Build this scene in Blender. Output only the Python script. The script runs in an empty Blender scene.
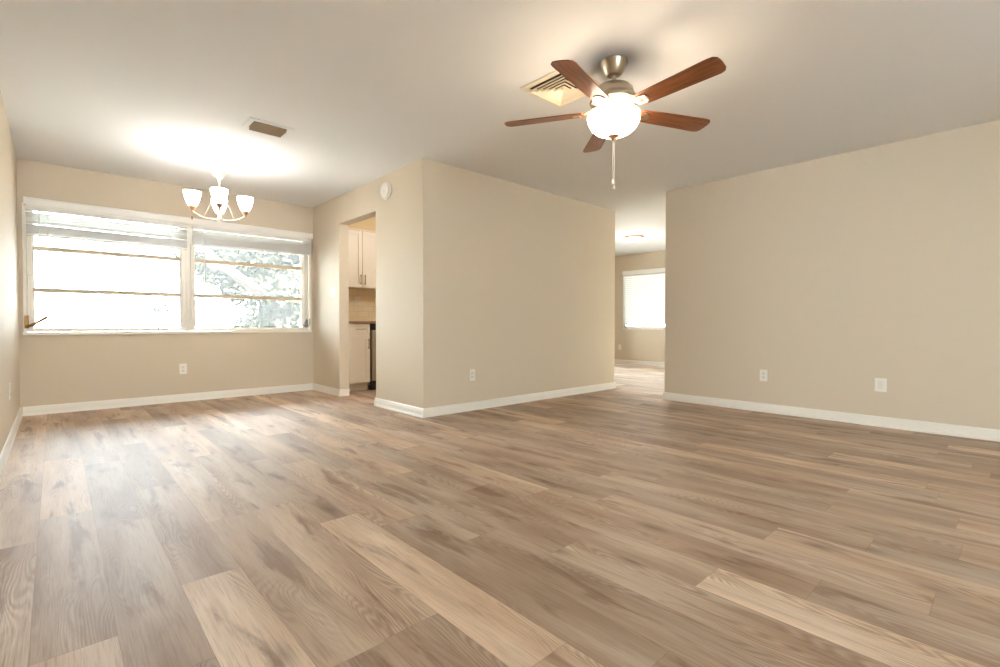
import bpy, bmesh, math, random
from mathutils import Vector, Matrix
random.seed(7)
C = bpy.context.scene.collection
R = math.radians
PI = math.pi

# ------------------------------------------------------------------ camera
cam_d = bpy.data.cameras.new('camera')
cam = bpy.data.objects.new('camera', cam_d); C.objects.link(cam)
yaw, pitch, roll = R(42.665), R(-0.96), R(0.0986)
fw = Vector((math.sin(yaw)*math.cos(pitch), math.cos(yaw)*math.cos(pitch), math.sin(pitch)))
rt = Vector((math.cos(yaw), -math.sin(yaw), 0)); up = rt.cross(fw)
r2 = math.cos(roll)*rt + math.sin(roll)*up; u2 = -math.sin(roll)*rt + math.cos(roll)*up
mw = Matrix((r2, u2, -fw)).transposed().to_4x4(); mw.translation = (0, 0, 0.8848)
cam.matrix_world = mw
cam_d.sensor_width = 36; cam_d.lens = 483.1*36/1000
cam_d.shift_y = -(333.5-332.26)/1000
cam_d.clip_start = 0.02
bpy.context.scene.camera = cam

# ------------------------------------------------------------------ world, light, exposure
sc = bpy.context.scene
w = bpy.data.worlds.new('sky'); sc.world = w; w.use_nodes = True
nt = w.node_tree; nt.nodes.clear()
wo = nt.nodes.new('ShaderNodeOutputWorld'); bg = nt.nodes.new('ShaderNodeBackground')
tc = nt.nodes.new('ShaderNodeTexCoord'); sep = nt.nodes.new('ShaderNodeSeparateXYZ')
cr = nt.nodes.new('ShaderNodeValToRGB')
cr.color_ramp.elements[0].position = 0.0; cr.color_ramp.elements[0].color = (0.86, 0.94, 1.0, 1)
cr.color_ramp.elements[1].position = 0.7; cr.color_ramp.elements[1].color = (0.76, 0.88, 1.0, 1)
nt.links.new(tc.outputs['Generated'], sep.inputs[0]); nt.links.new(sep.outputs['Z'], cr.inputs[0])
nt.links.new(cr.outputs[0], bg.inputs[0])
# overcast sky, brighter towards the sun's side (behind the photographer)
SKY_N, SKY_S, SUN = 17.0, 19.0, 400.0
mr = nt.nodes.new('ShaderNodeMapRange'); mr.interpolation_type = 'SMOOTHSTEP'
nt.links.new(sep.outputs['Y'], mr.inputs[0]); mr.inputs[1].default_value = -0.15; mr.inputs[2].default_value = 0.15
mr.inputs[3].default_value = SKY_S; mr.inputs[4].default_value = SKY_N
nt.links.new(mr.outputs[0], bg.inputs[1]); nt.links.new(bg.outputs[0], wo.inputs[0])
sd = bpy.data.lights.new('sun', 'SUN'); sd.energy = SUN; sd.color = (1, 0.98, 0.96); sd.angle = R(2)
so = bpy.data.objects.new('sun', sd); C.objects.link(so); so.rotation_euler = (R(24), 0, R(-40)); so.location = (0, -8, 12)
vs = sc.view_settings
vs.view_transform = 'Standard'; vs.look = 'None'; vs.gamma = 1; vs.use_curve_mapping = False
vs.exposure = 0.59
cy = sc.cycles
cy.use_denoising = True; cy.max_bounces = 10; cy.diffuse_bounces = 6; cy.transparent_max_bounces = 16
cy.sample_clamp_indirect = 6; cy.caustics_reflective = False; cy.caustics_refractive = False

def portal(name, loc, rot, sx, sy):
    d = bpy.data.lights.new(name, 'AREA'); d.shape = 'RECTANGLE'; d.size = sx; d.size_y = sy
    d.cycles.is_portal = True
    o = bpy.data.objects.new(name, d); C.objects.link(o); o.location = loc; o.rotation_euler = rot
portal('daylight_dining', (1.15, 6.64, 1.40), (R(-90), 0, 0), 2.74, 1.26)
portal('daylight_far', (9.62, 5.2, 1.43), (0, R(90), 0), 1.30, 1.9)
portal('added_daylight_side', (7.75, 6.64, 1.08), (R(-90), 0, 0), 3.0, 2.05)  # portal of the added far room window
portal('added_daylight_rear', (0.8, -4.37, 1.05), (R(90), 0, 0), 1.9, 2.1)  # portal of the added rear door
portal('added_daylight_left', (-0.44, -2.65, 1.11), (0, R(-90), 0), 2.1, 1.4)  # portal of the added left window
def bulb(name, loc, watt, col, rad=0.03):
    d = bpy.data.lights.new(name, 'POINT'); d.energy = watt; d.color = col; d.shadow_soft_size = rad
    o = bpy.data.objects.new(name, d); C.objects.link(o); o.location = loc; return o
W_CH, W_FAN, W_DOME, W_KIT = 1.0, 4.0, 11.0, 24.0
GLOW = 1.0

# ------------------------------------------------------------------ helpers
def tag(o, label=None, cat=None, group=None, kind=None):
    if label: o['label'] = label
    if cat: o['category'] = cat
    if group: o['group'] = group
    if kind: o['kind'] = kind
    return o
def thing(name, label, cat, loc=(0, 0, 0), rotz=0, group=None):
    o = bpy.data.objects.new(name, None); C.objects.link(o)
    o.empty_display_size = 0.05
    o.location = loc; o.rotation_euler = (0, 0, rotz)
    return tag(o, label, cat, group)
def obj(name, bm, m, parent=None, smooth=False, angle=40):
    me = bpy.data.meshes.new(name)
    bmesh.ops.recalc_face_normals(bm, faces=bm.faces)
    if smooth:
        for f in bm.faces: f.smooth = True
        for e in bm.edges:
            if len(e.link_faces) == 2 and e.calc_face_angle(0) > R(angle): e.smooth = False
    bm.to_mesh(me); bm.free()
    o = bpy.data.objects.new(name, me); C.objects.link(o)
    if m: me.materials.append(m)
    if parent: o.parent = parent
    return o
def struct(name, bm, m, parent=None, smooth=False):
    o = obj(name, bm, m, parent, smooth)
    if parent is None: o['kind'] = 'structure'
    return o
def new(): return bmesh.new()
def box(bm, x0, y0, z0, x1, y1, z1, bev=0.0, mat=None):
    x0, x1 = min(x0, x1), max(x0, x1); y0, y1 = min(y0, y1), max(y0, y1); z0, z1 = min(z0, z1), max(z0, z1)
    r = bmesh.ops.create_cube(bm, size=1)
    vsx = r['verts']
    for v in vsx:
        v.co = Vector(((x0+x1)/2 + v.co.x*(x1-x0), (y0+y1)/2 + v.co.y*(y1-y0), (z0+z1)/2 + v.co.z*(z1-z0)))
    if bev > 0:
        es = list({e for v in vsx for e in v.link_edges})
        rr = bmesh.ops.bevel(bm, geom=es, offset=bev, segments=2, affect='EDGES', profile=0.5)
        vsx = list({v for f in rr['faces'] for v in f.verts} | {v for v in vsx if v.is_valid})
    if mat is not None:
        bmesh.ops.transform(bm, matrix=mat, verts=vsx)
    return vsx
def lathe(bm, prof, seg=32, cx=0, cy_=0, cz=0, cap=True, mat=None):
    rings = []; allv = []
    for (r, z) in prof:
        if r < 1e-5:
            v = bm.verts.new((cx, cy_, cz+z)); rings.append([v]); allv.append(v)
        else:
            ring = [bm.verts.new((cx+r*math.cos(2*PI*k/seg), cy_+r*math.sin(2*PI*k/seg), cz+z)) for k in range(seg)]
            rings.append(ring); allv += ring
    for a, b in zip(rings[:-1], rings[1:]):
        for k in range(seg):
            k2 = (k+1) % seg
            if len(a) == 1 and len(b) == 1: continue
            if len(a) == 1: bm.faces.new((a[0], b[k], b[k2]))
            elif len(b) == 1: bm.faces.new((a[k], b[0], a[k2]))
            else: bm.faces.new((a[k], b[k], b[k2], a[k2]))
    if cap:
        for rg in (rings[0], rings[-1]):
            if len(rg) > 2:
                bm.faces.new(rg)
    if mat is not None: bmesh.ops.transform(bm, matrix=mat, verts=allv)
    return allv
def tube(bm, pts, rad, seg=10, cap=True):
    pts = [Vector(p) for p in pts]; n = len(pts)
    rads = rad if isinstance(rad, (list, tuple)) else [rad]*n
    rings = []; prev = None
    for i, p in enumerate(pts):
        t = (pts[min(i+1, n-1)] - pts[max(i-1, 0)]).normalized()
        a = prev if prev is not None else (Vector((0, 0, 1)) if abs(t.z) < 0.9 else Vector((1, 0, 0)))
        s = t.cross(a).normalized(); u = s.cross(t).normalized(); prev = u
        rings.append([bm.verts.new(p + (s*math.cos(2*PI*k/seg) + u*math.sin(2*PI*k/seg))*rads[i]) for k in range(seg)])
    for a, b in zip(rings[:-1], rings[1:]):
        for k in range(seg):
            bm.faces.new((a[k], a[(k+1) % seg], b[(k+1) % seg], b[k]))
    if cap:
        bm.faces.new(rings[0]); bm.faces.new(rings[-1])
    return [v for r_ in rings for v in r_]
def prism(bm, poly, axis, a0, a1):
    """extrude a 2D polygon along an axis"""
    def P(u, v, a):
        return {'x': (a, u, v), 'y': (u, a, v), 'z': (u, v, a)}[axis]
    A = [bm.verts.new(P(u, v, a0)) for u, v in poly]; B = [bm.verts.new(P(u, v, a1)) for u, v in poly]
    n = len(poly)
    bm.faces.new(A); bm.faces.new(B)
    for k in range(n): bm.faces.new((A[k], A[(k+1) % n], B[(k+1) % n], B[k]))
    return A+B
def bez(p0, p1, p2, p3, n=14):
    p0, p1, p2, p3 = map(Vector, (p0, p1, p2, p3)); out = []
    for i in range(n+1):
        t = i/n; s = 1-t
        out.append(p0*s**3 + p1*3*s*s*t + p2*3*s*t*t + p3*t**3)
    return out

# ------------------------------------------------------------------ materials
def lin(r, g, b):
    f = lambda c: (c/255/12.92) if c/255 <= 0.04045 else ((c/255+0.055)/1.055)**2.4
    return (f(r), f(g), f(b), 1)
class NT:
    def __init__(s, name):
        s.m = bpy.data.materials.new(name); s.m.use_nodes = True; s.t = s.m.node_tree
        s.b = s.t.nodes['Principled BSDF']
        s.out = s.t.nodes['Material Output']
    def n(s, typ, **kw):
        nd = s.t.nodes.new('ShaderNode'+typ)
        for k, v in kw.items(): setattr(nd, k, v)
        return nd
    def l(s, a, b): s.t.links.new(a, b)
    def math(s, op, a, b=None, c=None, clamp=False):
        nd = s.n('Math', operation=op); nd.use_clamp = clamp
        for i, v in enumerate((a, b, c)):
            if v is None: continue
            if hasattr(v, 'links'): s.l(v, nd.inputs[i])
            else: nd.inputs[i].default_value = v
        return nd.outputs[0]
    def mix(s, fac, a, b, blend='MIX'):
        nd = s.n('Mix', data_type='RGBA', blend_type=blend)
        for i, v in ((0, fac), (6, a), (7, b)):
            if hasattr(v, 'links'): s.l(v, nd.inputs[i])
            else: nd.inputs[i].default_value = v
        return nd.outputs[2]
    def ramp(s, fac, stops):
        nd = s.n('ValToRGB'); s.l(fac, nd.inputs[0]); e = nd.color_ramp.elements
        while len(e) < len(stops): e.new(0.5)
        for i, (p, c) in enumerate(stops):
            e[i].position = p; e[i].color = c if len(c) == 4 else (*c, 1)
        return nd.outputs[0]
    def noise(s, vec, scale, detail=4, rough=0.5, dist=0.0):
        nd = s.n('TexNoise'); nd.inputs['Scale'].default_value = scale; nd.inputs['Detail'].default_value = detail
        nd.inputs['Roughness'].default_value = rough; nd.inputs['Distortion'].default_value = dist
        s.l(vec, nd.inputs['Vector']); return nd.outputs['Fac']
    def bump(s, h, strength=0.1, dist=0.002):
        nd = s.n('Bump'); nd.inputs['Strength'].default_value = strength; nd.inputs['Distance'].default_value = dist
        s.l(h, nd.inputs['Height']); s.l(nd.outputs[0], s.b.inputs['Normal'])
def plain(name, col, rough=0.5, metal=0.0, spec=0.5, bump=None, var=0.0, scale=8.0):
    k = NT(name); b = k.b
    b.inputs['Roughness'].default_value = rough; b.inputs['Metallic'].default_value = metal
    b.inputs['Specular IOR Level'].default_value = spec
    c = k.n('TexCoord').outputs['Object']
    nz = k.noise(c, scale, 3)
    lo = tuple(x*(1-var) for x in col[:3])+(1,); hi = tuple(min(1, x*(1+var)) for x in col[:3])+(1,)
    k.l(k.mix(nz, lo, hi), b.inputs['Base Color'])
    if bump:
        k.bump(k.noise(c, bump[0], 3), bump[1], bump[2])
    return k.m

WALL = lin(213, 200, 180)
m_wall = plain('beige_wall_paint', WALL, 0.62, spec=0.12, bump=(140, 0.05, 0.002), var=0.012, scale=1.2)
m_wall_k = plain('kitchen_wall_paint', lin(220, 196, 150), 0.5, bump=(140, 0.05, 0.002), var=0.012)
m_ceil = plain('ceiling_paint', lin(230, 230, 230), 0.75, spec=0.3, bump=(60, 0.06, 0.004), var=0.01, scale=1.0)
m_trim = plain('white_trim_paint', lin(240, 236, 228), 0.35, var=0.01)
m_frame = plain('window_frame_white', lin(243, 238, 228), 0.4, var=0.02)
m_rail = plain('window_rail_tan', lin(208, 192, 168), 0.45, var=0.04)
m_blind = plain('white_blind_slat', lin(232, 230, 226), 0.4, var=0.01)
def vinyl(name, col, trans):
    k = NT(name); k.b.inputs['Base Color'].default_value = col; k.b.inputs['Roughness'].default_value = 0.4
    nz = k.noise(k.n('TexCoord').outputs['Object'], 5.0, 2)
    tr = k.n('BsdfTranslucent'); tr.inputs[0].default_value = col
    mx = k.n('MixShader'); k.l(k.math('MULTIPLY_ADD', nz, 0.01, trans), mx.inputs[0])
    k.l(k.b.outputs[0], mx.inputs[1]); k.l(tr.outputs[0], mx.inputs[2]); k.l(mx.outputs[0], k.out.inputs[0])
    return k.m
m_slat = vinyl('white_vinyl_slat', lin(236, 234, 230), 0.03)
m_slat_far = vinyl('thin_white_vinyl_slat', lin(236, 234, 230), 0.012)
m_valance = plain('white_valance', lin(247, 244, 240), 0.4, var=0.01)
m_cord = plain('white_cord', lin(235, 233, 228), 0.6)
m_plate = plain('white_plastic_plate', lin(238, 234, 226), 0.35, var=0.01)
m_slot = plain('outlet_slot', lin(120, 112, 104), 0.6)
m_insert = plain('plastic_insert', lin(230, 226, 219), 0.4)
m_duct_shade = plain('duct_shade', lin(50, 38, 28), 0.9)  # shade inside the ducts, put in as colour
m_cab = plain('cabinet_white_paint', lin(240, 232, 218), 0.38, var=0.01)
m_counter = plain('tan_counter', lin(150, 120, 88), 0.3, var=0.2, scale=60)
m_black = plain('black_plastic', lin(28, 26, 25), 0.35)
m_gold = plain('brass_hardware', lin(176, 140, 88), 0.3, metal=0.9, var=0.05)
m_bronze = plain('aged_brass_crank', lin(150, 112, 62), 0.4, metal=0.6, var=0.08)
m_steelcrank = plain('grey_steel_crank', lin(150, 148, 142), 0.35, metal=0.8, var=0.1)
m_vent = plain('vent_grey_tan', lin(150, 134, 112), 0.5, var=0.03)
m_diff = plain('vent_white', lin(238, 226, 204), 0.45, var=0.01)
m_alu = plain('pale_satin_nickel', lin(214, 204, 190), 0.32, metal=0.85, var=0.03)
m_copper = plain('amber_nickel', lin(190, 150, 112), 0.35, metal=0.85, var=0.03)

def brushed(name, col, rough=0.32):
    k = NT(name); b = k.b
    b.inputs['Metallic'].default_value = 1.0; b.inputs['Roughness'].default_value = rough
    tcn = k.n('TexCoord'); mp = k.n('Mapping'); mp.inputs['Scale'].default_value = (1, 1, 90)
    k.l(tcn.outputs['Object'], mp.inputs[0]); nz = k.noise(mp.outputs[0], 6, 3)
    k.l(k.mix(nz, tuple(c*0.85 for c in col[:3])+(1,), col), b.inputs['Base Color'])
    k.bump(nz, 0.05, 0.001)
    return k.m
m_nickel = brushed('brushed_nickel', lin(186, 172, 152))
m_stain = brushed('stainless_steel', lin(196, 184, 166), 0.35)

def glow(name, col, strength, trans=0.5):
    k = NT(name); t = k.t
    k.b.inputs['Base Color'].default_value = (0.9, 0.88, 0.84, 1); k.b.inputs['Roughness'].default_value = 0.25
    lw = k.n('LayerWeight'); lw.inputs[0].default_value = 0.35
    k.l(k.math('MULTIPLY_ADD', lw.outputs['Facing'], -0.45*strength*GLOW, strength*GLOW), k.b.inputs['Emission Strength'])
    k.b.inputs['Emission Color'].default_value = col
    tr = k.n('BsdfTranslucent'); tr.inputs[0].default_value = (0.9, 0.86, 0.8, 1)
    mx = k.n('MixShader'); mx.inputs[0].default_value = trans
    k.l(k.b.outputs[0], mx.inputs[1]); k.l(tr.outputs[0], mx.inputs[2]); k.l(mx.outputs[0], k.out.inputs[0])
    return k.m
m_shade = glow('frosted_shade_lit', (0.95, 0.97, 1.0, 1), 16.0)
m_bowl = glow('frosted_bowl_lit', (1, 0.88, 0.72, 1), 14.0)
m_dome = glow('frosted_dome_lit', (1, 0.95, 0.85, 1), 3.5)

def make_glass():
    k = NT('window_glass'); t = k.t
    fr = k.n('Fresnel'); fr.inputs[0].default_value = 1.45
    tp = k.n('BsdfTransparent'); tp.inputs[0].default_value = (0.95, 0.97, 0.96, 1)
    gl = k.n('BsdfGlossy'); gl.inputs['Roughness'].default_value = 0.02
    df = k.n('BsdfTranslucent'); df.inputs[0].default_value = (0.85, 0.86, 0.84, 1)   # whitish veil put into the panes in place of glare haze
    nz = k.noise(k.n('TexCoord').outputs['Object'], 3.0, 4)
    m0 = k.n('MixShader'); k.l(k.math('MULTIPLY_ADD', nz, 0.03, 0.03), m0.inputs[0]); k.l(tp.outputs[0], m0.inputs[1]); k.l(df.outputs[0], m0.inputs[2])
    m1 = k.n('MixShader'); k.l(fr.outputs[0], m1.inputs[0]); k.l(m0.outputs[0], m1.inputs[1]); k.l(gl.outputs[0], m1.inputs[2])
    k.l(m1.outputs[0], k.out.inputs[0])
    return k.m
m_glass = make_glass()

def make_blade():
    k = NT('walnut_blade_wood'); b = k.b; b.inputs['Roughness'].default_value = 0.38
    mp = k.n('Mapping'); mp.inputs['Scale'].default_value = (1.5, 26, 26)
    k.l(k.n('TexCoord').outputs['Object'], mp.inputs[0])
    a = k.noise(mp.outputs[0], 3.5, 6, 0.6, 0.4)
    k.l(k.ramp(a, [(0.3, lin(84, 44, 20)), (0.5, lin(122, 68, 34)), (0.72, lin(150, 90, 50))]), b.inputs['Base Color'])
    return k.m
m_blade = make_blade()

def make_floor():
    k = NT('oak_plank_floor'); b = k.b
    uv = k.n('UVMap', uv_map='plank').outputs[0]
    at = k.n('Attribute', attribute_name='tone').outputs['Color']
    sp = k.n('SeparateColor'); k.l(at, sp.inputs[0]); r1, r2_, r3 = sp.outputs[0], sp.outputs[1], sp.outputs[2]
    su = k.n('SeparateXYZ'); k.l(uv, su.inputs[0]); U, V = su.outputs[0], su.outputs[1]   # metres across, metres along
    z = k.math('MULTIPLY', r2_, 73.0)
    def vec(su_, sv_, zoff=0.0):
        c = k.n('CombineXYZ'); k.l(k.math('MULTIPLY', U, su_), c.inputs[0]); k.l(k.math('MULTIPLY', V, sv_), c.inputs[1])
        k.l(k.math('ADD', z, zoff), c.inputs[2]); return c.outputs[0]
    low = k.noise(vec(6.0, 0.9), 1.0, 3, 0.5, 0.3)             # broad light and dark fields
    blot = k.noise(vec(13.0, 2.0, 5.0), 1.0, 5, 0.6, 0.5)      # darker heart-wood patches
    fine = k.noise(vec(300.0, 7.0, 9.0), 1.0, 4, 0.65)           # pores
    streak = k.noise(vec(75.0, 1.8, 3.0), 1.0, 5, 0.65)
    warp = k.noise(vec(5.0, 0.75, 21.0), 1.0, 2, 0.5)
    h = k.math('ADD', k.math('MULTIPLY', U, 5.0), k.math('MULTIPLY', warp, 3.2))
    ring = k.math('MULTIPLY_ADD', k.math('SINE', k.math('MULTIPLY', h, 95.0)), 0.5, 0.5)   # cathedral figure
    # knots
    vo = k.n('TexVoronoi', feature='F1'); vo.inputs['Scale'].default_value = 1.0; k.l(vec(5.0, 1.9, 40.0), vo.inputs['Vector'])
    kd = k.math('SUBTRACT', 1.0, k.math('MULTIPLY', vo.outputs['Distance'], 4.4), clamp=True)
    kd = k.math('POWER', kd, 1.6)
    gate = k.math('GREATER_THAN', k.noise(vec(2.0, 0.9, 60.0), 1.0, 1), 0.47)
    knot = k.math('MULTIPLY', kd, gate)
    un = k.math('MULTIPLY_ADD', U, 2/PWID, -1.0)
    core = k.math('SUBTRACT', 1.0, k.math('MULTIPLY', un, un))                 # heart of the board
    base = k.ramp(low, [(0.30, lin(174, 145, 119)), (0.50, lin(203, 177, 152)), (0.70, lin(226, 206, 185))])
    ton = k.math('MULTIPLY_ADD', r1, 0.56, 0.68)
    tc_ = k.n('CombineColor'); [k.l(ton, tc_.inputs[i]) for i in range(3)]
    base = k.mix(1.0, base, tc_.outputs[0], 'MULTIPLY')
    warm = k.mix(k.math('MULTIPLY', r3, 0.25), base, lin(172, 142, 116))
    bl = k.math('ADD', blot, k.math('MULTIPLY_ADD', core, 0.12, -0.07))
    dk = k.math('MULTIPLY', k.ramp_val(bl, 0.54, 0.74), 0.70)
    c = k.mix(dk, warm, lin(112, 78, 51))
    fig = k.math('MULTIPLY', k.math('MULTIPLY', ring, k.ramp_val(warp, 0.42, 0.60)), 0.40)
    c = k.mix(fig, c, lin(110, 79, 55))
    c = k.mix(k.math('MULTIPLY', k.ramp_val(streak, 0.50, 0.75), 0.24), c, lin(108, 77, 53))
    c = k.mix(k.math('MULTIPLY', k.ramp_val(fine, 0.46, 0.72), 0.34), c, lin(92, 66, 46))
    c = k.mix(k.math('MULTIPLY', knot, 0.8), c, lin(66, 43, 28))
    # seams between boards
    ue = k.math('MINIMUM', U, k.math('SUBTRACT', PWID, U)); ve = k.n('UVMap', uv_map='edge').outputs[0]
    se = k.n('SeparateXYZ'); k.l(ve, se.inputs[0])
    ve2 = k.math('MINIMUM', se.outputs[0], k.math('SUBTRACT', se.outputs[1], se.outputs[0]))
    ed = k.math('LESS_THAN', k.math('MINIMUM', ue, ve2), 0.0013)
    c = k.mix(k.math('MULTIPLY', ed, 0.28), c, lin(96, 70, 48))
    k.l(c, b.inputs['Base Color'])
    b.inputs['Specular IOR Level'].default_value = 0.6
    k.l(k.math('MULTIPLY_ADD', fine, 0.22, 0.41), b.inputs['Roughness'])
    hh = k.math('SUBTRACT', k.math('MULTIPLY_ADD', ring, 0.10, fine), k.math('MULTIPLY', ed, 1.5))
    k.bump(hh, 0.14, 0.0015)
    return k.m
def ramp_val(s, v, a, b_):
    nd = s.n('MapRange'); nd.interpolation_type = 'SMOOTHSTEP'
    s.l(v, nd.inputs[0]); nd.inputs[1].default_value = a; nd.inputs[2].default_value = b_
    return nd.outputs[0]
NT.ramp_val = ramp_val
PWID = 0.1826
m_floor = make_floor()

def make_tile():
    k = NT('cream_subway_tile'); b = k.b; b.inputs['Roughness'].default_value = 0.2
    tcn = k.n('TexCoord'); sx = k.n('SeparateXYZ'); k.l(tcn.outputs['Object'], sx.inputs[0])
    cb = k.n('CombineXYZ'); k.l(sx.outputs[0], cb.inputs[0]); k.l(sx.outputs[2], cb.inputs[1])
    br = k.n('TexBrick'); k.l(cb.outputs[0], br.inputs['Vector'])
    br.inputs['Scale'].default_value = 1; br.inputs['Brick Width'].default_value = 0.152; br.inputs['Row Height'].default_value = 0.076
    br.inputs['Mortar Size'].default_value = 0.0022
    br.inputs['Color1'].default_value = lin(238, 222, 190); br.inputs['Color2'].default_value = lin(233, 216, 184); br.inputs['Mortar'].default_value = lin(214, 196, 164)
    k.l(br.outputs['Color'], b.inputs['Base Color']); return k.m
m_tile = make_tile()
m_leaf = plain('green_leaf', lin(42, 42, 27), 0.6, spec=0.1, var=0.4, scale=2.0)
m_leaf2 = plain('far_hedge_leaf', lin(52, 57, 50), 0.6, spec=0.1, var=0.25, scale=0.8)
m_bark = plain('tan_bark', lin(34, 27, 23), 0.85, spec=0.1, var=0.2, scale=9)
m_yard_slab = plain('dark_yard_slab', lin(104, 105, 102), 0.9, spec=0.1, var=0.15, scale=3.0)  # dark tone of the added slab that cuts ground bounce
m_ground = plain('pale_concrete_yard', lin(206, 209, 212), 0.9, var=0.05, scale=0.6)

# ------------------------------------------------------------------ room dimensions
XL, YW, XK, YP, XE, XR, YR, XF = -0.25, 6.459, 2.5505, 3.832, 5.683, 5.279, 2.865, 9.432
YB = -4.2; H = 2.44; TW = 0.12
YO1, YO2, ZO = 5.655, 4.745, 2.10
XKI = XK + TW          # kitchen side of the kitchen wall

# ------------------------------------------------------------------ floor: boards laid along the dining window axis
def build_floor():
    bm = new(); uvl = bm.loops.layers.uv.new('plank'); uve = bm.loops.layers.uv.new('edge')
    tl = bm.loops.layers.color.new('tone')
    rnd = random.Random(21); L = 1.255
    # board tones read off the visible rows: (row, nearer than its joint) -> lightness
    tones = {(5, 1): .12, (5, 0): .80, (6, 1): .22, (6, 0): .35, (7, 1): .55, (7, 0): .25, (3, 1): .40, (3, 0): .75, (4, 1): .85, (4, 0): .9, (8, 1): .92, (8, 0): .45, (11, 1): .72, (11, 0): .15, (9, 1): .2, (9, 0): .5, (12, 1): .15, (12, 0): .45, (13, 1): .6, (13, 0): .2, (10, 1): .25, (10, 0): .6, (1, 1): .85, (1, 0): .5, (-1, 1): .8, (-1, 0): .55, (0, 1): .45, (2, 1): .6, (2, 0): .7}
    joint = {-1: 1.73, 1: 1.922, 3: 1.204, 5: 1.895, 6: 1.531, 7: 1.226, 8: .742, 9: .4645, 10: .185, 11: .716, 12: .408, 13: .156, 2: 2.45, 4: 0.85, 0: 2.7}
    x0, x1, y0, y1 = XL, XF, YB, YW
    k = math.floor((x0-0.123)/PWID)
    while 0.123 + k*PWID < x1:
        a = 0.123 + k*PWID; b_ = a + PWID
        ph = joint.get(k, rnd.uniform(0, L))
        j = ph - math.ceil((ph-y0)/L)*L
        while j < y1:
            t = (rnd.random(), rnd.random(), rnd.random(), 1)
            xa, xb, ya, yb = max(a, x0), min(b_, x1), max(j, y0), min(j+L, y1)
            if k in joint and abs(j+L-ph) < .01 or k in joint and abs(j-ph) < .01: t = (tones.get((k, int(j < ph-.01)), t[0]), t[1], t[2], 1)
            if yb - ya > 0.01 and xb-xa > 0.001:
                f = bm.faces.new([bm.verts.new(p) for p in ((xa, ya, 0), (xb, ya, 0), (xb, yb, 0), (xa, yb, 0))])
                for lp in f.loops:
                    lp[uvl].uv = (lp.vert.co.x-a, lp.vert.co.y-j); lp[uve].uv = (lp.vert.co.y-j, L); lp[tl] = t
            j += L
        k += 1
    s = box(bm, x0-.2, y0-.2, -0.15, x1+.2, y1+.2, -0.004)
    return struct('floor', bm, m_floor)
build_floor()
bm = new(); box(bm, XL-.2, YB-.2, H, XF+.2, YW+.2, H+.12); struct('ceiling', bm, m_ceil)

# ------------------------------------------------------------------ walls
OW = (-0.212, 2.515, 0.79, 2.03)     # dining window opening x0 x1 z0 z1
FWIN = (4.25, 6.115, 0.80, 2.06)     # far window opening y0 y1 z0 z1
SWIN = (6.3, 9.2, 0.10, 2.06)        # unseen window added to brighten the far room
TE = 0.15                            # thickness of the outer walls
LW = (-3.3, -1.9, 0.12, 2.10)        # unseen window added behind the camera to light the right wall
bm = new()
box(bm, XL-TE, YB-TE, 0, XL, LW[0], H); box(bm, XL-TE, LW[0], 0, XL, LW[1], LW[2]); box(bm, XL-TE, LW[0], LW[3], XL, LW[1], H)
box(bm, XL-TE, LW[1], 0, XL, YW+TE, H)
struct('wall_left', bm, m_wall)
bm = new()
box(bm, XL, YW, 0, OW[0], YW+TE, H); box(bm, OW[0], YW, 0, OW[1], YW+TE, OW[2]); box(bm, OW[0], YW, OW[3], OW[1], YW+TE, H)
box(bm, OW[1], YW, 0, XK+TW/2, YW+TE, H)
struct('wall_dining', bm, m_wall)
bm = new(); box(bm, XK+TW/2, YW, 0, XE-TW/2, YW+TE, H); struct('wall_kitchen_rear', bm, m_wall_k)
bm = new()
box(bm, XE-TW/2, YW, 0, SWIN[0], YW+TE, H); box(bm, SWIN[0], YW, 0, SWIN[1], YW+TE, SWIN[2]); box(bm, SWIN[0], YW, SWIN[3], SWIN[1], YW+TE, H)
box(bm, SWIN[1], YW, 0, XF+TE, YW+TE, H)
struct('wall_far_side', bm, m_wall)
bm = new()
box(bm, XK, YO1, 0, XKI, YW, H); box(bm, XK, YO2, ZO, XKI, YO1, H); box(bm, XK, YP, 0, XKI, YO2, H)
struct('wall_kitchen', bm, m_wall)
bm = new(); box(bm, XKI, YP, 0, XE, YP+TW, H); struct('wall_partition', bm, m_wall)
bm = new(); box(bm, XE-TW, YP+TW, 0, XE, YW, H); struct('wall_passage', bm, m_wall)
bm = new(); box(bm, XR, YB-TE, 0, XR+TW, YR, H); struct('wall_right', bm, m_wall)
bm = new(); box(bm, XR+TW, YR-TW, 0, XF+TE, YR, H); struct('wall_hall', bm, m_wall)
bm = new()
box(bm, XF, YR, 0, XF+TE, FWIN[0], H); box(bm, XF, FWIN[0], 0, XF+TE, FWIN[1], FWIN[2]); box(bm, XF, FWIN[0], FWIN[3], XF+TE, FWIN[1], H)
box(bm, XF, FWIN[1], 0, XF+TE, YW, H)
struct('wall_far', bm, m_wall)
RD = (-0.1, 1.7, 2.05)                # unseen glazed door added behind the camera to brighten the room
bm = new(); box(bm, XL, YB-TE, 0, RD[0], YB, H); box(bm, RD[0], YB-TE, RD[2], RD[1], YB, H); box(bm, RD[1], YB-TE, 0, XR, YB, H)
struct('wall_rear', bm, m_wall)
bm = new(); box(bm, XL-TE-0.85, LW[0]-0.5, 2.14, XL-TE, LW[1]+0.5, 2.22); struct('sky_block_slab', bm, m_trim)      # unseen slab added over the left window to block high sky
# bulkhead above the kitchen wall cabinets
bm = new(); box(bm, XKI, 6.125, 2.168, XE-TW, YW, H); struct('trim_1', bm, m_wall_k)
# backsplash
bm = new(); box(bm, XKI, YW-0.008, 0.925, XE-TW, YW, 1.378); struct('backsplash', bm, m_tile)

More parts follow.
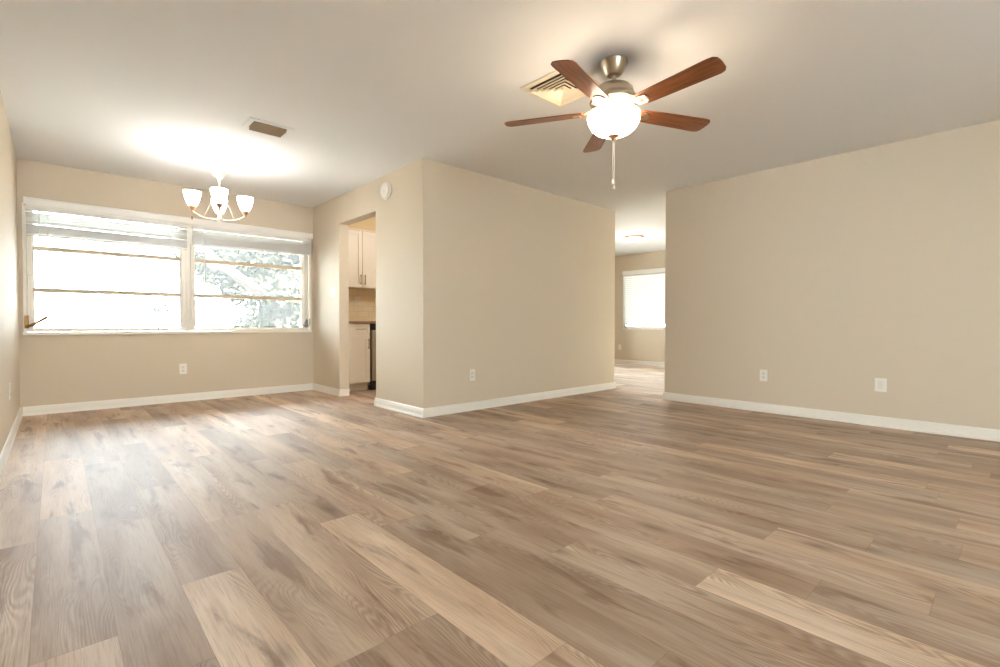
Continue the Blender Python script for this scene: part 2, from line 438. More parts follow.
# ------------------------------------------------------------------ baseboards (profiled, with a shoe moulding)
BP = [(0, 0), (0.017, 0), (0.017, 0.012), (0.012, 0.020), (0.012, 0.060), (0.009, 0.068), (0.009, 0.076), (0.004, 0.086), (0, 0.088)]
def baseboard(name, runs):
    bm = new()
    for (ax, wall, side, a0, a1) in runs:
        poly = [(wall+side*u, v) for u, v in BP]
        prism(bm, poly, ax, a0, a1)
    return struct(name, bm, m_trim)
g = 0.017
baseboard('baseboard_left', [('y', XL, 1, YB, YW)])
baseboard('baseboard_dining', [('x', YW, -1, XL+g, XK-g)])
baseboard('baseboard_kitchen_stub', [('y', XK, -1, YO1-g, YW), ('x', YO1, -1, XK, XKI)])
baseboard('baseboard_kitchen', [('y', XK, -1, YP-g, YO2+g), ('x', YO2, 1, XK, XKI)])
baseboard('baseboard_partition', [('x', YP, -1, XK, XE+g)])
baseboard('baseboard_passage', [('y', XE, 1, YP, YW)])
baseboard('baseboard_right', [('y', XR, -1, YB, YR+g), ('x', YR, 1, XR, XF)])
baseboard('baseboard_far', [('y', XF, -1, YR+g, YW)])
baseboard('baseboard_rear', [('x', YB, 1, XL+g, RD[0]), ('x', YB, 1, RD[1], XR-g)])

# ------------------------------------------------------------------ dining window: two awning units side by side
FY = YW + 0.012          # inner face of the frame
def awning(name, x0, x1, z0, z1, left):
    """one three-pane awning unit; x0..x1 is the clear opening"""
    bm = new(); fwd = 0.045
    box(bm, x0-fwd, FY, z0-0.035, x0, FY+0.07, z1+0.04, 0.003)
    box(bm, x1, FY, z0-0.035, x1+fwd, FY+0.07, z1+0.04, 0.003)
    box(bm, x0, FY, z0-0.035, x1, FY+0.07, z0, 0.003)
    box(bm, x0, FY, z1, x1, FY+0.07, z1+0.04, 0.003)
    wd = struct(name, bm, m_frame)
    zs = [z0, 1.209, 1.614, z1]
    for z in zs[1:3]:
        bm = new(); box(bm, x0, FY+0.02, z-0.020, x1, FY+0.055, z+0.020, 0.002)
        box(bm, x0, FY+0.012, z+0.010, x1, FY+0.03, z+0.021, 0.001)
        obj('meeting_rail', bm, m_rail, wd)
    for a, b_ in zip(zs[:-1], zs[1:]):
        bm = new(); box(bm, x0+.001, FY+0.034, a+.012, x1-.001, FY+0.038, b_-.010)
        obj('pane', bm, m_glass, wd)
        bm = new()      # pane edging
        for xx in (x0, x1-0.010): box(bm, xx, FY+0.024, a+.012, xx+0.010, FY+0.05, b_-.010, 0.001)
        obj('sash_stile', bm, m_frame, wd)
    for xe in (x0-0.024, x1+0.024):
        bm = new(); box(bm, xe-0.014, FY-0.014, z0+0.05, xe+0.014, FY+0.002, 1.34, 0.003)
        box(bm, xe-0.019, FY-0.018, 1.34, xe+0.019, FY+0.002, 1.80, 0.003)
        obj('torque_bar', bm, m_frame, wd)
        for z in (0.93, 1.36, 1.74):
            bm = new(); box(bm, xe-0.010, FY-0.026, z-0.012, xe+0.010, FY-0.012, z+0.012, 0.002); obj('clip', bm, m_frame, wd)
    return wd
w1 = awning('window_1', -0.150, 1.055, 0.838, 1.985, True)
w2 = awning('window_2', 1.190, 2.412, 0.838, 1.985, False)
bm = new(); box(bm, 1.1008, FY-0.004, 0.80, 1.1442, FY+0.075, 2.028, 0.004)
obj('mullion', bm, m_frame, w1)
# timber surround: side jambs and sill
bm = new()
box(bm, OW[0]-0.008, YW-0.012, 0.776, OW[0]+0.017, FY+0.08, 2.03, 0.003)
box(bm, OW[1]-0.053, YW+0.002, 0.79, OW[1]-0.03, FY+0.06, 2.03, 0.002)
struct('trim_2', bm, m_frame)
bm = new(); box(bm, OW[1]-0.020, YW-0.012, 0.776, OW[1]+0.008, FY+0.08, 2.03, 0.003); struct('trim_3', bm, m_frame)
bm = new(); box(bm, OW[0]-0.014, YW-0.022, 0.772, OW[1]+0.012, YW+0.02, 0.802, 0.004); struct('trim_4', bm, m_frame)
# cranks
def crank(parent, x, z, m, armdir):
    bm = new(); box(bm, x-0.020, FY-0.028, z-0.01, x+0.012, FY+0.001, z+0.115, 0.006)
    o = obj('crank_housing', bm, m, parent)
    bm = new()
    tube(bm, bez((x, FY-0.03, z+0.012), (x+0.01*armdir, FY-0.05, z+0.010), (x+0.05*armdir, FY-0.045, z+0.03), (x+0.135*armdir, FY-0.045, z+0.098)), [0.014]*5+[0.013]*10, 8)
    lathe(bm, [(0.0, -.012), (0.010, -.01), (0.012, 0.0), (0.008, .012), (0, .014)], 12, x+0.135*armdir, FY-0.045, z+0.100)
    obj('crank_handle', bm, m, o, True)
crank(w1, -0.193, 0.845, m_bronze, 1)
bm = new()
crank_x = 2.455
box(bm, crank_x-0.022, FY-0.026, 0.835, crank_x+0.022, FY+0.001, 0.945, 0.008)
o = obj('crank_housing', bm, m_steelcrank, w2)
bm = new(); tube(bm, bez((crank_x, FY-0.03, 0.845), (crank_x+.03, FY-0.06, 0.85), (crank_x+.035, FY-0.05, 0.90), (crank_x+.028, FY-0.045, 0.955)), 0.007, 8)
tube(bm, bez((crank_x, FY-0.03, 0.845), (crank_x-.02, FY-0.05, 0.845), (crank_x-.04, FY-0.05, 0.86), (crank_x-.062, FY-0.045, 0.872)), 0.008, 8)
obj('crank_handle', bm, m_steelcrank, o, True)

# valance across both blinds
val = thing('blind_valance', 'long white valance board running above both dining window blinds', 'valance', (1.16, YW, 2.01))
bm = new()
prism(bm, [(-0.065, 0.0), (-0.065, 0.055), (-0.060, 0.066), (-0.052, 0.072), (0.0, 0.072), (0.0, 0.060), (-0.053, 0.060), (-0.053, 0.0)], 'x', -1.366, 1.364)
for xx in (-1.366, 1.352): box(bm, xx, -0.064, 0.0, xx+0.012, 0.0, 0.071)
obj('board', bm, m_valance, val)
bm = new(); box(bm, -0.012, -0.071, 0.052, 0.0, -0.062, 0.088, 0.002); box(bm, -0.012, -0.071, 0.076, 0.0, -0.035, 0.084, 0.002)
obj('bracket_clip', bm, m_bronze, val)

def blind(name, label, x0, x1, zb0, zb1, nopen, wandx, wandlen, cordx):
    """raised blind; bottom edge runs from zb0 (left) to zb1 (right)"""
    t = thing(name, label, 'blind', ((x0+x1)/2, YW-0.034, 2.0), 0, 'raised blinds of the dining window')
    cx = (x0+x1)/2; hw = (x1-x0)/2
    bm = new(); box(bm, -hw, -0.018, -0.038, hw, 0.022, -0.002, 0.002); obj('headrail', bm, m_blind, t)
    def sl(z0, z1, tilt, thick=0.003, wdt=0.05):
        bm = new()
        n = 5; ys = [-wdt/2 + wdt*i/n for i in range(n+1)]
        top = []; bot = []
        for s_, zz in ((-1, z0), (1, z1)):
            xx = s_*(hw-0.004)
            row = []
            for y in ys:
                crown = 0.002*(1-(2*y/wdt)**2)
                row.append((xx, y*math.cos(tilt), zz + y*math.sin(tilt)+crown))
            top.append([bm.verts.new(p) for p in row]); bot.append([bm.verts.new((p[0], p[1], p[2]-thick)) for p in row])
        for i in range(n):
            bm.faces.new((top[0][i], top[0][i+1], top[1][i+1], top[1][i])); bm.faces.new((bot[0][i], bot[1][i], bot[1][i+1], bot[0][i+1]))
        for s_ in (0, 1):
            bm.faces.new(top[s_]+bot[s_][::-1])
        for i in (0, n): bm.faces.new((top[0][i], top[1][i], bot[1][i], bot[0][i]))
        return obj('slat', bm, m_slat, t, True, 30)
    nst = 17; pitch_ = 0.0050
    stack_top0, stack_top1 = zb0-2.0+0.020+nst*pitch_, zb1-2.0+0.020+nst*pitch_
    top = -0.045
    for i in range(nopen):
        f = (i+1)/(nopen+1)
        sl(top+(stack_top0-top)*f, top+(stack_top1-top)*f, R(-25))
    for i in range(nst):
        sl(stack_top0-i*pitch_, stack_top1-i*pitch_, 0)
    bm = new(); v = box(bm, -hw+0.002, -0.026, zb0-2.0, hw-0.002, 0.026, zb0-2.0+0.016, 0.002)
    for q in bm.verts: q.co.z += (zb1-zb0)*((q.co.x+hw)/(2*hw))
    obj('bottom_rail', bm, m_blind, t)
    for fx in (-0.76, -0.05, 0.78):
        zz = zb0-2.0+(zb1-zb0)*(fx+1)/2
        bm = new()
        for dy in (-0.027, 0.027): tube(bm, [(fx*hw, dy, -0.03), (fx*hw, dy, zz)], 0.0016, 6)
        obj('ladder_cord', bm, m_cord, t)
    bm = new(); tube(bm, [(wandx-cx, -0.034, -0.03), (wandx-cx, -0.036, -0.03-wandlen)], 0.0042, 8)
    obj('tilt_wand', bm, m_cord, t, True)
    bm = new()
    for dx in (0, 0.008):
        tube(bm, [(cordx-cx+dx, -0.032, -0.03), (cordx-cx+dx, -0.034, -0.25)], 0.0013, 6)
    lathe(bm, [(0, .012), (0.006, .01), (0.009, -.012), (0, -.014)], 10, cordx-cx+0.004, -0.034, -0.255)
    obj('pull_cord', bm, m_cord, t)
    return t
blind('window_blind', 'raised white slatted blind over the left dining window unit', -0.196, 1.113, 1.722, 1.716, 4, -0.10, 0.40, -0.045)
blind('window_blind', 'raised white slatted blind over the right dining window unit beside the corner', 1.160, 2.508, 1.768, 1.792, 3, 1.268, 0.70, 2.40)

# ------------------------------------------------------------------ far room window with closed blind
bm = new(); y0, y1, z0, z1 = FWIN
for a, b_, c, d in ((y0-0.02, y0+0.045, z0-0.02, z1+0.02), (y1-0.045, y1+0.02, z0-0.02, z1+0.02), (y0, y1, z0-0.025, z0+0.04), (y0, y1, z1-0.04, z1+0.02)):
    box(bm, XF-0.012, a, c, XF+0.09, b_, d, 0.003)
w3 = struct('window_3', bm, m_frame)
for z in (1.22, 1.63):
    bm = new(); box(bm, XF+0.03, y0+.045, z-.011, XF+0.065, y1-.045, z+.011, 0.002); obj('meeting_rail', bm, m_rail, w3)
bm = new(); box(bm, XF+0.045, y0+.045, z0+.04, XF+0.049, y1-.045, z1-.04); obj('pane', bm, m_glass, w3)
bm = new(); box(bm, XF-0.045, y1-.062, 0.83, XF-0.011, y1-.03, .93, .006)
tube(bm, bez((XF-.04, y1-.05, .84), (XF-.06, y1-.07, .83), (XF-.06, y1-.10, .83), (XF-.06, y1-.13, .85)), .008, 8)
obj('crank_handle', bm, m_steelcrank, w3)
fb = thing('window_blind', 'lowered white horizontal blind on the far room window seen through the passage', 'blind', (XF-0.045, (y0+y1)/2, 2.07))
hw = (y1-y0)/2
bm = new(); box(bm, -0.03, -hw, -0.09, 0.028, hw, 0.0, 0.003); obj('valance', bm, m_valance, fb)
nsl = 25; tl_ = R(62)
arc = [(-0.028+0.056*i/6, 0.0055*(1-((i-3)/3)**2)) for i in range(7)]
arc = arc + [(u, v-0.002) for u, v in reversed(arc)]
for i in range(nsl):
    bm = new(); zc = -0.112 - i*0.0435
    prism(bm, [(u*math.cos(tl_)-v*math.sin(tl_), zc + u*math.sin(tl_)+v*math.cos(tl_)) for u, v in arc], 'y', -hw+.004, hw-.004)
    obj('slat', bm, m_slat_far, fb, True, 50)
bm = new(); box(bm, -0.025, -hw+.004, -1.215, 0.025, hw-.004, -1.198, 0.002); obj('bottom_rail', bm, m_blind, fb)
for fy in (-0.8, 0, 0.8):
    bm = new()
    for dx in (-0.028, 0.0275): tube(bm, [(dx, fy*hw, -0.09), (dx, fy*hw, -1.20)], 0.0016, 6)
    obj('ladder_cord', bm, m_cord, fb)
# added side window of the far room, unseen, there for its daylight
bm = new(); x0, x1, z0, z1 = SWIN
for a, b_, c, d in ((x0-.02, x0+.045, z0-.02, z1+.02), (x1-.045, x1+.02, z0-.02, z1+.02), (x0, x1, z0-.025, z0+.04), (x0, x1, z1-.04, z1+.02)):
    box(bm, a, YW-.012, c, b_, YW+.09, d, .003)
w4 = struct('added_window_side', bm, m_frame)
bm = new(); box(bm, x0+.045, YW+.045, z0+.04, x1-.045, YW+.049, z1-.04); obj('pane', bm, m_glass, w4)
# added left window behind the camera, there for its light
bm = new(); y0, y1, z0, z1 = LW
for a, b_, c, d in ((y0-.02, y0+.045, z0-.02, z1+.02), (y1-.045, y1+.02, z0-.02, z1+.02), (y0, y1, z0-.025, z0+.04), (y0, y1, z1-.04, z1+.02)):
    box(bm, XL-.09, a, c, XL+.012, b_, d, .003)
w5 = struct('added_window_left', bm, m_frame)
bm = new(); box(bm, XL-.049, y0+.045, z0+.04, XL-.045, y1-.045, z1-.04); obj('pane', bm, m_glass, w5)
# added glazed door behind the camera, there for its light
bm = new(); mid = (RD[0]+RD[1])/2
for a, b_ in ((RD[0], RD[0]+.06), (mid-.04, mid+.04), (RD[1]-.06, RD[1])): box(bm, a, YB-.10, 0.0, b_, YB-.02, RD[2], .003)
for a, b_ in ((0.0, .05), (RD[2]-.06, RD[2])): box(bm, RD[0], YB-.10, a, RD[1], YB-.02, b_, .003)
d1 = struct('added_rear_door', bm, m_frame)
for a, b_ in ((RD[0]+.06, mid-.04), (mid+.04, RD[1]-.06)):
    bm = new(); box(bm, a, YB-.062, .05, b_, YB-.058, RD[2]-.06); obj('pane', bm, m_glass, d1)

# ------------------------------------------------------------------ electrical plates
def wall_frame(o, face):
    """local x = along wall, local -y = out of the wall, z up"""
    o.rotation_euler = (0, 0, {'-y': 0, '-x': -PI/2, '+x': PI/2}[face])
def plate_bm(wd, ht):
    bm = new(); box(bm, -wd/2, -0.006, -ht/2, wd/2, 0, ht/2, 0.0025); return bm
def outlet(loc, face, label, grp='duplex outlets low on the walls'):
    t = thing('power_outlet', label, 'outlet', loc, 0, grp); wall_frame(t, face)
    obj('cover_plate', plate_bm(0.072, 0.116), m_plate, t)
    for s in (-1, 1):
        bm = new(); box(bm, -0.017, -0.0085, s*0.0195-0.0145, 0.017, -0.004, s*0.0195+0.0145, 0.004)
        r = obj('receptacle', bm, m_insert, t)
        bm = new()
        for dx in (-0.0065, 0.0065): box(bm, dx-0.0012, -0.0092, s*0.0195-0.001, dx+0.0012, -0.0080, s*0.0195+0.008)
        lathe(bm, [(0.0026, -0.0092), (0.0026, -0.008)], 10, 0, 0, 0, True, Matrix.Translation((0, 0, s*0.0195-0.008)) @ Matrix.Rotation(R(-90), 4, 'X'))
        obj('slot', bm, m_slot, r)
    bm = new(); lathe(bm, [(0, -.0075), (0.003, -.007), (0.0035, -.005)], 10, 0, 0, 0, True, Matrix.Rotation(R(-90), 4, 'X') @ Matrix.Scale(-1, 4, (0, 0, 1)))
    obj('screw', bm, m_insert, t)
    return t
outlet((1.065, YW, 0.372), '-y', 'white duplex outlet low on the wall under the dining window')
outlet((3.142, YP, 0.363), '-y', 'white duplex outlet low on the middle partition wall')
outlet((XR, 1.783, 0.370), '-x', 'white duplex outlet on the right wall, nearer the passage')
outlet((XF, 6.22, 0.366), '-x', 'white outlet on the far room wall, lower left of its window')
outlet((XL, 5.02, 0.386), '+x', 'white outlet at the far left edge on the left wall')
outlet((3.176, YW-0.008, 1.212), '-y', 'white outlet on the tiled kitchen backsplash above the counter', 'kitchen outlets')
t = thing('cable_plate', 'wider white wall plate on the right wall, nearer the right edge of the photo', 'wall plate', (XR, 0.839, 0.362)); wall_frame(t, '-x')
obj('cover_plate', plate_bm(0.082, 0.116), m_plate, t)
bm = new(); box(bm, -0.020, -0.0085, -0.036, 0.020, -0.004, 0.036, 0.003); obj('insert', bm, m_insert, t)
t = thing('light_switch', 'white double light switch beside the kitchen opening near the dining window', 'switch', (XK, 5.826, 1.279)); wall_frame(t, '-x')
obj('cover_plate', plate_bm(0.116, 0.116), m_plate, t)
for dx in (-0.023, 0.023):
    bm = new(); box(bm, dx-0.005, -0.016, -0.009, dx+0.005, -0.004, 0.012, 0.002); obj('toggle', bm, m_plate, t)

# smoke detector on the kitchen wall
t = thing('smoke_detector', 'round white smoke detector high on the wall beside the kitchen opening', 'smoke detector', (XK, 4.50, 2.265)); wall_frame(t, '-x')
rot = Matrix.Rotation(R(90), 4, 'X')
bm = new(); lathe(bm, [(0.088, 0), (0.094, 0.004), (0.094, 0.012), (0.088, 0.016)], 40, mat=rot); obj('mounting_base', bm, m_plate, t, True)
bm = new(); lathe(bm, [(0.078, 0.014), (0.080, 0.022), (0.078, 0.036), (0.062, 0.044), (0.036, 0.047), (0, 0.048)], 40, mat=rot)
sdb = obj('cover', bm, m_plate, t, True)
bm = new()
for k in range(18):
    a = k*2*PI/18
    box(bm, 0.052, -0.002, 0.0, 0.068, 0.002, 0.006, 0, rot @ Matrix.Rotation(a, 4, 'Z') @ Matrix.Translation((0, 0, 0.0375)))
obj('vent_slots', bm, m_insert, sdb)
bm = new(); lathe(bm, [(0.012, 0.047), (0.012, 0.051), (0, 0.052)], 16, 0.0, 0.0, 0, mat=rot @ Matrix.Translation((0.02, -0.02, 0))); obj('test_button', bm, m_insert, sdb)

# ------------------------------------------------------------------ ceiling registers
t = thing('ceiling_register', 'small dark rectangular air register on the ceiling near the chandelier', 'vent', (1.258, 4.08, H))
bm = new(); hx, hy = 0.165, 0.118; ix, iy = 0.122, 0.078
for a, b_, c, d in ((-hx, -hy, hx, -iy), (-hx, iy, hx, hy), (-hx, -iy, -ix, iy), (ix, -iy, hx, iy)): box(bm, a, b_, -0.008, c, d, 0, 0.002)
obj('frame', bm, m_ceil, t)
bm = new(); box(bm, -ix, -iy, -0.003, ix, iy, -0.0005); obj('duct_shade_sheet', bm, m_duct_shade, t)  # flat dark sheet standing in for the shade up the opening
for yy, tilt in ((-0.060, 38), (-0.022, 38), (0.018, 38), (0.056, 38)):
    bm = new(); box(bm, -ix+.002, -0.021, -0.001, ix-.002, 0.021, 0.001, 0, Matrix.Translation((0, yy, -0.016)) @ Matrix.Rotation(R(-tilt), 4, 'X')); obj('louver', bm, m_vent, t)

t = thing('ceiling_diffuser', 'square white four-way air diffuser on the ceiling behind a fan blade', 'vent', (2.468, 2.072, H))
bm = new(); hx = 0.200; ix = 0.158
for a, b_, c, d in ((-hx, -hx, hx, -ix), (-hx, ix, hx, hx), (-hx, -ix, -ix, ix), (ix, -ix, hx, ix)): box(bm, a, b_, -0.008, c, d, 0, 0.003)
obj('frame', bm, m_diff, t)
bm = new(); box(bm, -ix, -ix, -0.002, ix, ix, -0.0003); obj('duct_shade_sheet', bm, m_duct_shade, t)  # dark sheet again, its colour giving the unlit depth
for i in range(5):
    ro = ix - 0.004 - i*0.028; ri = ro - 0.026
    bm = new(); zo, zi = -0.024, -0.006
    rings = [[bm.verts.new((sx*r_, sy*r_, z)) for sx, sy in ((-1, -1), (1, -1), (1, 1), (-1, 1))] for r_, z in ((ro, zo-.004), (ro-.0016, zo-.004), (ro-.0016, zo), (ri, zi), (ri, zi+.0015), (ro, zo+.006))]
    for a in range(6):
        A, B = rings[a], rings[(a+1) % 6]
        for q in range(4): bm.faces.new((A[q], A[(q+1) % 4], B[(q+1) % 4], B[q]))
    obj('louver_ring', bm, m_diff, t)
bm = new(); box(bm, -0.012, -0.012, -0.02, 0.012, 0.012, -0.004, 0.002); obj('center_cap', bm, m_diff, t)

# ------------------------------------------------------------------ chandelier
CX, CY = 1.135, 5.077
ch = thing('chandelier', 'four-light nickel chandelier with white glass cup shades before the dining window', 'chandelier', (CX, CY, H), math.atan2(CY, CX))
bm = new(); lathe(bm, [(0.0, 0), (0.078, 0), (0.078, -0.006), (0.066, -0.016), (0.020, -0.024), (0.012, -0.034), (0, -0.036)], 36); obj('canopy', bm, m_alu, ch, True)
bm = new()
for k in range(5):
    z = -0.036 - k*0.022
    M = Matrix.Translation((0, 0, z-0.011)) @ Matrix.Rotation((k % 2)*PI/2, 4, 'Z') @ Matrix.Rotation(PI/2, 4, 'X')
    pts = [M @ Vector((0.0065*math.cos(a), 0.0145*math.sin(a), 0)) for a in [2*PI*i/14 for i in range(15)]]
    tube(bm, pts, 0.002, 6, False)
obj('chain', bm, m_alu, ch, True)
bm = new(); lathe(bm, [(0, -0.140), (0.010, -0.142), (0.030, -0.150), (0.052, -0.156), (0.055, -0.163), (0.046, -0.172), (0.040, -0.186), (0.026, -0.205), (0.016, -0.222), (0.010, -0.232), (0.010, -0.30), (0.014, -0.32), (0.010, -0.335), (0.009, -0.50), (0.013, -0.505), (0.013, -0.56), (0.018, -0.575), (0.026, -0.585), (0.022, -0.598), (0.010, -0.604), (0, -0.608)], 28)
obj('stem', bm, m_alu, ch, True)
bm = new()
for k in range(8):
    a = k*PI/4
    pts = [Vector((r_*math.cos(a), r_*math.sin(a), z)) for r_, z in ((0.024, -0.146), (0.050, -0.152), (0.060, -0.165), (0.050, -0.184), (0.026, -0.206))]
    tube(bm, pts, [0.004, 0.007, 0.008, 0.006, 0.003], 8)
obj('crown', bm, m_alu, ch, True)
RA = 0.212; ZT, ZB = -0.360, -0.495
for k in range(4):
    a = k*PI/2; d = Vector((math.cos(a), math.sin(a), 0))
    bm = new()
    tube(bm, bez(d*0.016+Vector((0, 0, -0.585)), d*0.10+Vector((0, 0, -0.605)), d*0.17+Vector((0, 0, -0.575)), d*(RA+.004)+Vector((0, 0, -0.528)), 18), 0.0062, 8)
    obj('arm', bm, m_alu, ch, True)
    bm = new(); tube(bm, bez(d*0.010+Vector((0, 0, -0.33)), d*0.05+Vector((0, 0, -0.40)), d*0.085+Vector((0, 0, -0.48)), d*0.125+Vector((0, 0, -0.582)), 12), 0.0045, 8)
    obj('strut', bm, m_alu, ch, True)
    bm = new(); lathe(bm, [(0, -0.546), (0.006, -0.544), (0.010, -0.534), (0.012, -0.522), (0.020, -0.515), (0.026, -0.500), (0.030, -0.496), (0.030, -0.490), (0.0, -0.489)], 20, d.x*RA, d.y*RA)
    obj('shade_holder', bm, m_copper, ch, True)
    bm = new()
    pr = [(0.028, -0.489), (0.035, -0.480), (0.048, -0.454), (0.059, -0.422), (0.066, -0.391), (0.070, ZT)]
    inn = [(r_-0.003, z+0.001) for r_, z in reversed(pr)]
    lathe(bm, pr+inn, 32, d.x*RA, d.y*RA, 0, False)
    obj('glass_shade', bm, m_shade, ch, True)
    al = math.atan2(CY, CX)+a
    bulb('chandelier_bulb', (CX+RA*math.cos(al), CY+RA*math.sin(al), H-0.382), W_CH, (1, 0.98, 0.97), 0.035)

# ------------------------------------------------------------------ ceiling fan
FX, FYc = 2.456, 1.671
fan = thing('ceiling_fan', 'brushed nickel ceiling fan with five walnut blades and a lit glass bowl', 'ceiling fan', (FX, FYc, H))
bm = new(); lathe(bm, [(0, 0), (0.078, 0), (0.080, -0.006), (0.078, -0.014), (0.052, -0.068), (0.040, -0.080), (0.022, -0.084), (0.0, -0.085)], 40); obj('canopy', bm, m_nickel, fan, True, 30)
bm = new(); lathe(bm, [(0.0125, -0.08), (0.0125, -0.122), (0.020, -0.126), (0.022, -0.134)], 24); obj('downrod', bm, m_nickel, fan, True)
bm = new(); lathe(bm, [(0, -0.132), (0.030, -0.133), (0.066, -0.138), (0.094, -0.148), (0.110, -0.164), (0.117, -0.186), (0.119, -0.204), (0.128, -0.212), (0.138, -0.222), (0.142, -0.234), (0.134, -0.246), (0.100, -0.256), (0.060, -0.260), (0.0, -0.261)], 48)
obj('motor_housing', bm, m_nickel, fan, True, 35)
bm = new(); lathe(bm, [(0.050, -0.258), (0.056, -0.268), (0.050, -0.288), (0.036, -0.296), (0.026, -0.300), (0.0, -0.301)], 36); obj('light_fitter', bm, m_nickel, fan, True)
# bowl, open at the top below the motor
bm = new()
pr = [(0.0, -0.436), (0.034, -0.434), (0.072, -0.426), (0.106, -0.410), (0.132, -0.386), (0.148, -0.356), (0.154, -0.330), (0.153, -0.314), (0.149, -0.307)]
inn = [(max(r_-0.004, 0), z+0.003) for r_, z in reversed(pr)]
lathe(bm, pr+inn, 48, cap=False); obj('glass_bowl', bm, m_bowl, fan, True, 60)
bm = new(); lathe(bm, [(0.0, -0.300), (0.006, -0.300), (0.006, -0.427), (0.030, -0.431), (0.033, -0.436), (0.028, -0.442), (0.016, -0.447), (0.013, -0.456), (0.008, -0.462), (0, -0.464)], 24); obj('finial', bm, m_copper, fan, True)
for k, (dx, zz) in enumerate(((0.009, -0.735), (-0.007, -0.705))):
    bm = new(); tube(bm, [(dx, 0, -0.470), (dx, 0, zz)], 0.0016, 6)
    p = obj('pull_chain', bm, m_cord, fan)
    bm = new(); lathe(bm, [(0, 0.010), (0.004, 0.008), (0.0075, -0.004), (0.0065, -0.014), (0, -0.018)], 14, dx, 0, zz); obj('pull_knob', bm, m_plate, p, True)
ZBL = 2.152 - H
for k in range(5):
    ang = R(48.08 + 72*k)
    M = Matrix.Rotation(ang, 4, 'Z') @ Matrix.Translation((0, 0, ZBL)) @ Matrix.Rotation(R(-11), 4, 'X')
    bm = new()
    # outline in the blade's own plane
    r0, r1 = 0.175, 0.672; w0, w1_ = 0.050, 0.067
    out = [(r0, -w0+0.010), (r0+0.012, -w0), (r0+0.07, -w0-0.006), (r1-0.05, -w1_), (r1-0.020, -w1_+0.004), (r1-0.004, -w1_+0.020), (r1, -w1_+0.042), (r1, 0.0), (r1-0.006, w1_-0.026), (r1-0.018, w1_-0.008), (r1-0.042, w1_), (r0+0.07, w0+0.006), (r0+0.012, w0), (r0, w0-0.010)]
    A = [bm.verts.new((x, y, 0.003)) for x, y in out]; B = [bm.verts.new((x, y, -0.003)) for x, y in out]
    bm.faces.new(A); bm.faces.new(B)
    for q in range(len(out)): bm.faces.new((A[q], A[(q+1) % len(out)], B[(q+1) % len(out)], B[q]))
    bl = obj('blade', bm, m_blade, fan); bl.matrix_local = M
    bm = new()
    # blade iron: arm from the motor and a slotted paddle under the blade
    o2 = [(0.085, -0.014), (0.118, -0.014), (0.145, -0.018), (0.165, -0.030), (0.205, -0.036), (0.235, -0.026), (0.246, 0.0), (0.235, 0.026), (0.205, 0.036), (0.165, 0.030), (0.145, 0.018), (0.118, 0.014), (0.085, 0.014)]
    lift = lambda x: max(0, min(1, (0.168-x)/0.05))*0.034
    A = [bm.verts.new((x, y, -0.0035 + lift(x))) for x, y in o2]; B = [bm.verts.new((x, y, -0.0085 + lift(x))) for x, y in o2]
    bm.faces.new(A); bm.faces.new(B)
    for q in range(len(o2)): bm.faces.new((A[q], A[(q+1) % len(o2)], B[(q+1) % len(o2)], B[q]))
    for px, py in ((0.20, -0.018), (0.20, 0.018), (0.225, 0.0)):
        lathe(bm, [(0.005, -0.008), (0.005, -0.0105), (0, -0.012)], 10, px, py)
    obj('blade_iron', bm, m_nickel, bl)
for k in range(3):
    a = R(40+120*k)
    bulb('fan_bulb', (FX+0.075*math.cos(a), FYc+0.075*math.sin(a), H-0.322), W_FAN, (1, 0.80, 0.56), 0.022)

# ------------------------------------------------------------------ far room flush light
dm = thing('flush_ceiling_light', 'small brass-rimmed glass dome light on the far room ceiling', 'ceiling light', (7.56, 4.70, H))
bm = new(); lathe(bm, [(0, 0), (0.155, 0), (0.165, -0.006), (0.165, -0.022), (0.150, -0.030)], 40); obj('rim', bm, m_gold, dm, True)
bm = new(); lathe(bm, [(0.150, -0.028), (0.140, -0.048), (0.110, -0.072), (0.060, -0.088), (0, -0.094)], 40, cap=False); obj('glass_dome', bm, m_dome, dm, True)
for k in range(3):
    a = k*2*PI/3+0.4; bm = new(); lathe(bm, [(0, .012), (.009, .008), (.009, -.010), (0, -.014)], 12, .166*math.cos(a), .166*math.sin(a), -.016); obj('thumb_screw', bm, m_gold, dm, True)
bulb('dome_bulb', (7.56, 4.70, H-0.26), W_DOME, (1, 0.94, 0.85), 0.13)
bulb('kitchen_lamp', (3.7, 4.6, H-0.2), W_KIT, (1, 0.93, 0.83), 0.12)

# ------------------------------------------------------------------ kitchen
def shaker(bm, x0, x1, z0, z1, y, rail=0.055):
    """door or drawer front with a sunk panel, front face at y (facing -y)"""
    for a, b_, c, d in ((x0, x0+rail, z0, z1), (x1-rail, x1, z0, z1), (x0+rail, x1-rail, z0, z0+rail), (x0+rail, x1-rail, z1-rail, z1)):
        box(bm, a, y, c, b_, y+0.019, d, 0.0015)
    box(bm, x0+rail-.002, y+0.009, z0+rail-.002, x1-rail+.002, y+0.018, z1-rail+.002)
def pull(x0, z0, x1, z1, y, parent):
    bm = new()
    tube(bm, [(x0, y-0.026, z0), (x1, y-0.026, z1)], 0.0055, 10)
    dx, dz = (x1-x0), (z1-z0); 
    for f in (0.12, 0.88): tube(bm, [(x0+dx*f, y-0.026, z0+dz*f), (x0+dx*f, y+0.001, z0+dz*f)], 0.0045, 8)
    return obj('handle', bm, m_gold, parent, True)
YF = 5.905
bc = thing('base_cabinet', 'white shaker base cabinet with one drawer over one door, below the counter', 'cabinet', (2.885, 6.18, 0))
def loc(o, p): o.parent = p; o.matrix_parent_inverse = Matrix.Translation(p.location).inverted(); return o
def kobj(name, bm, m, p, smooth=False):
    o = obj(name, bm, m, None, smooth); return loc(o, p)
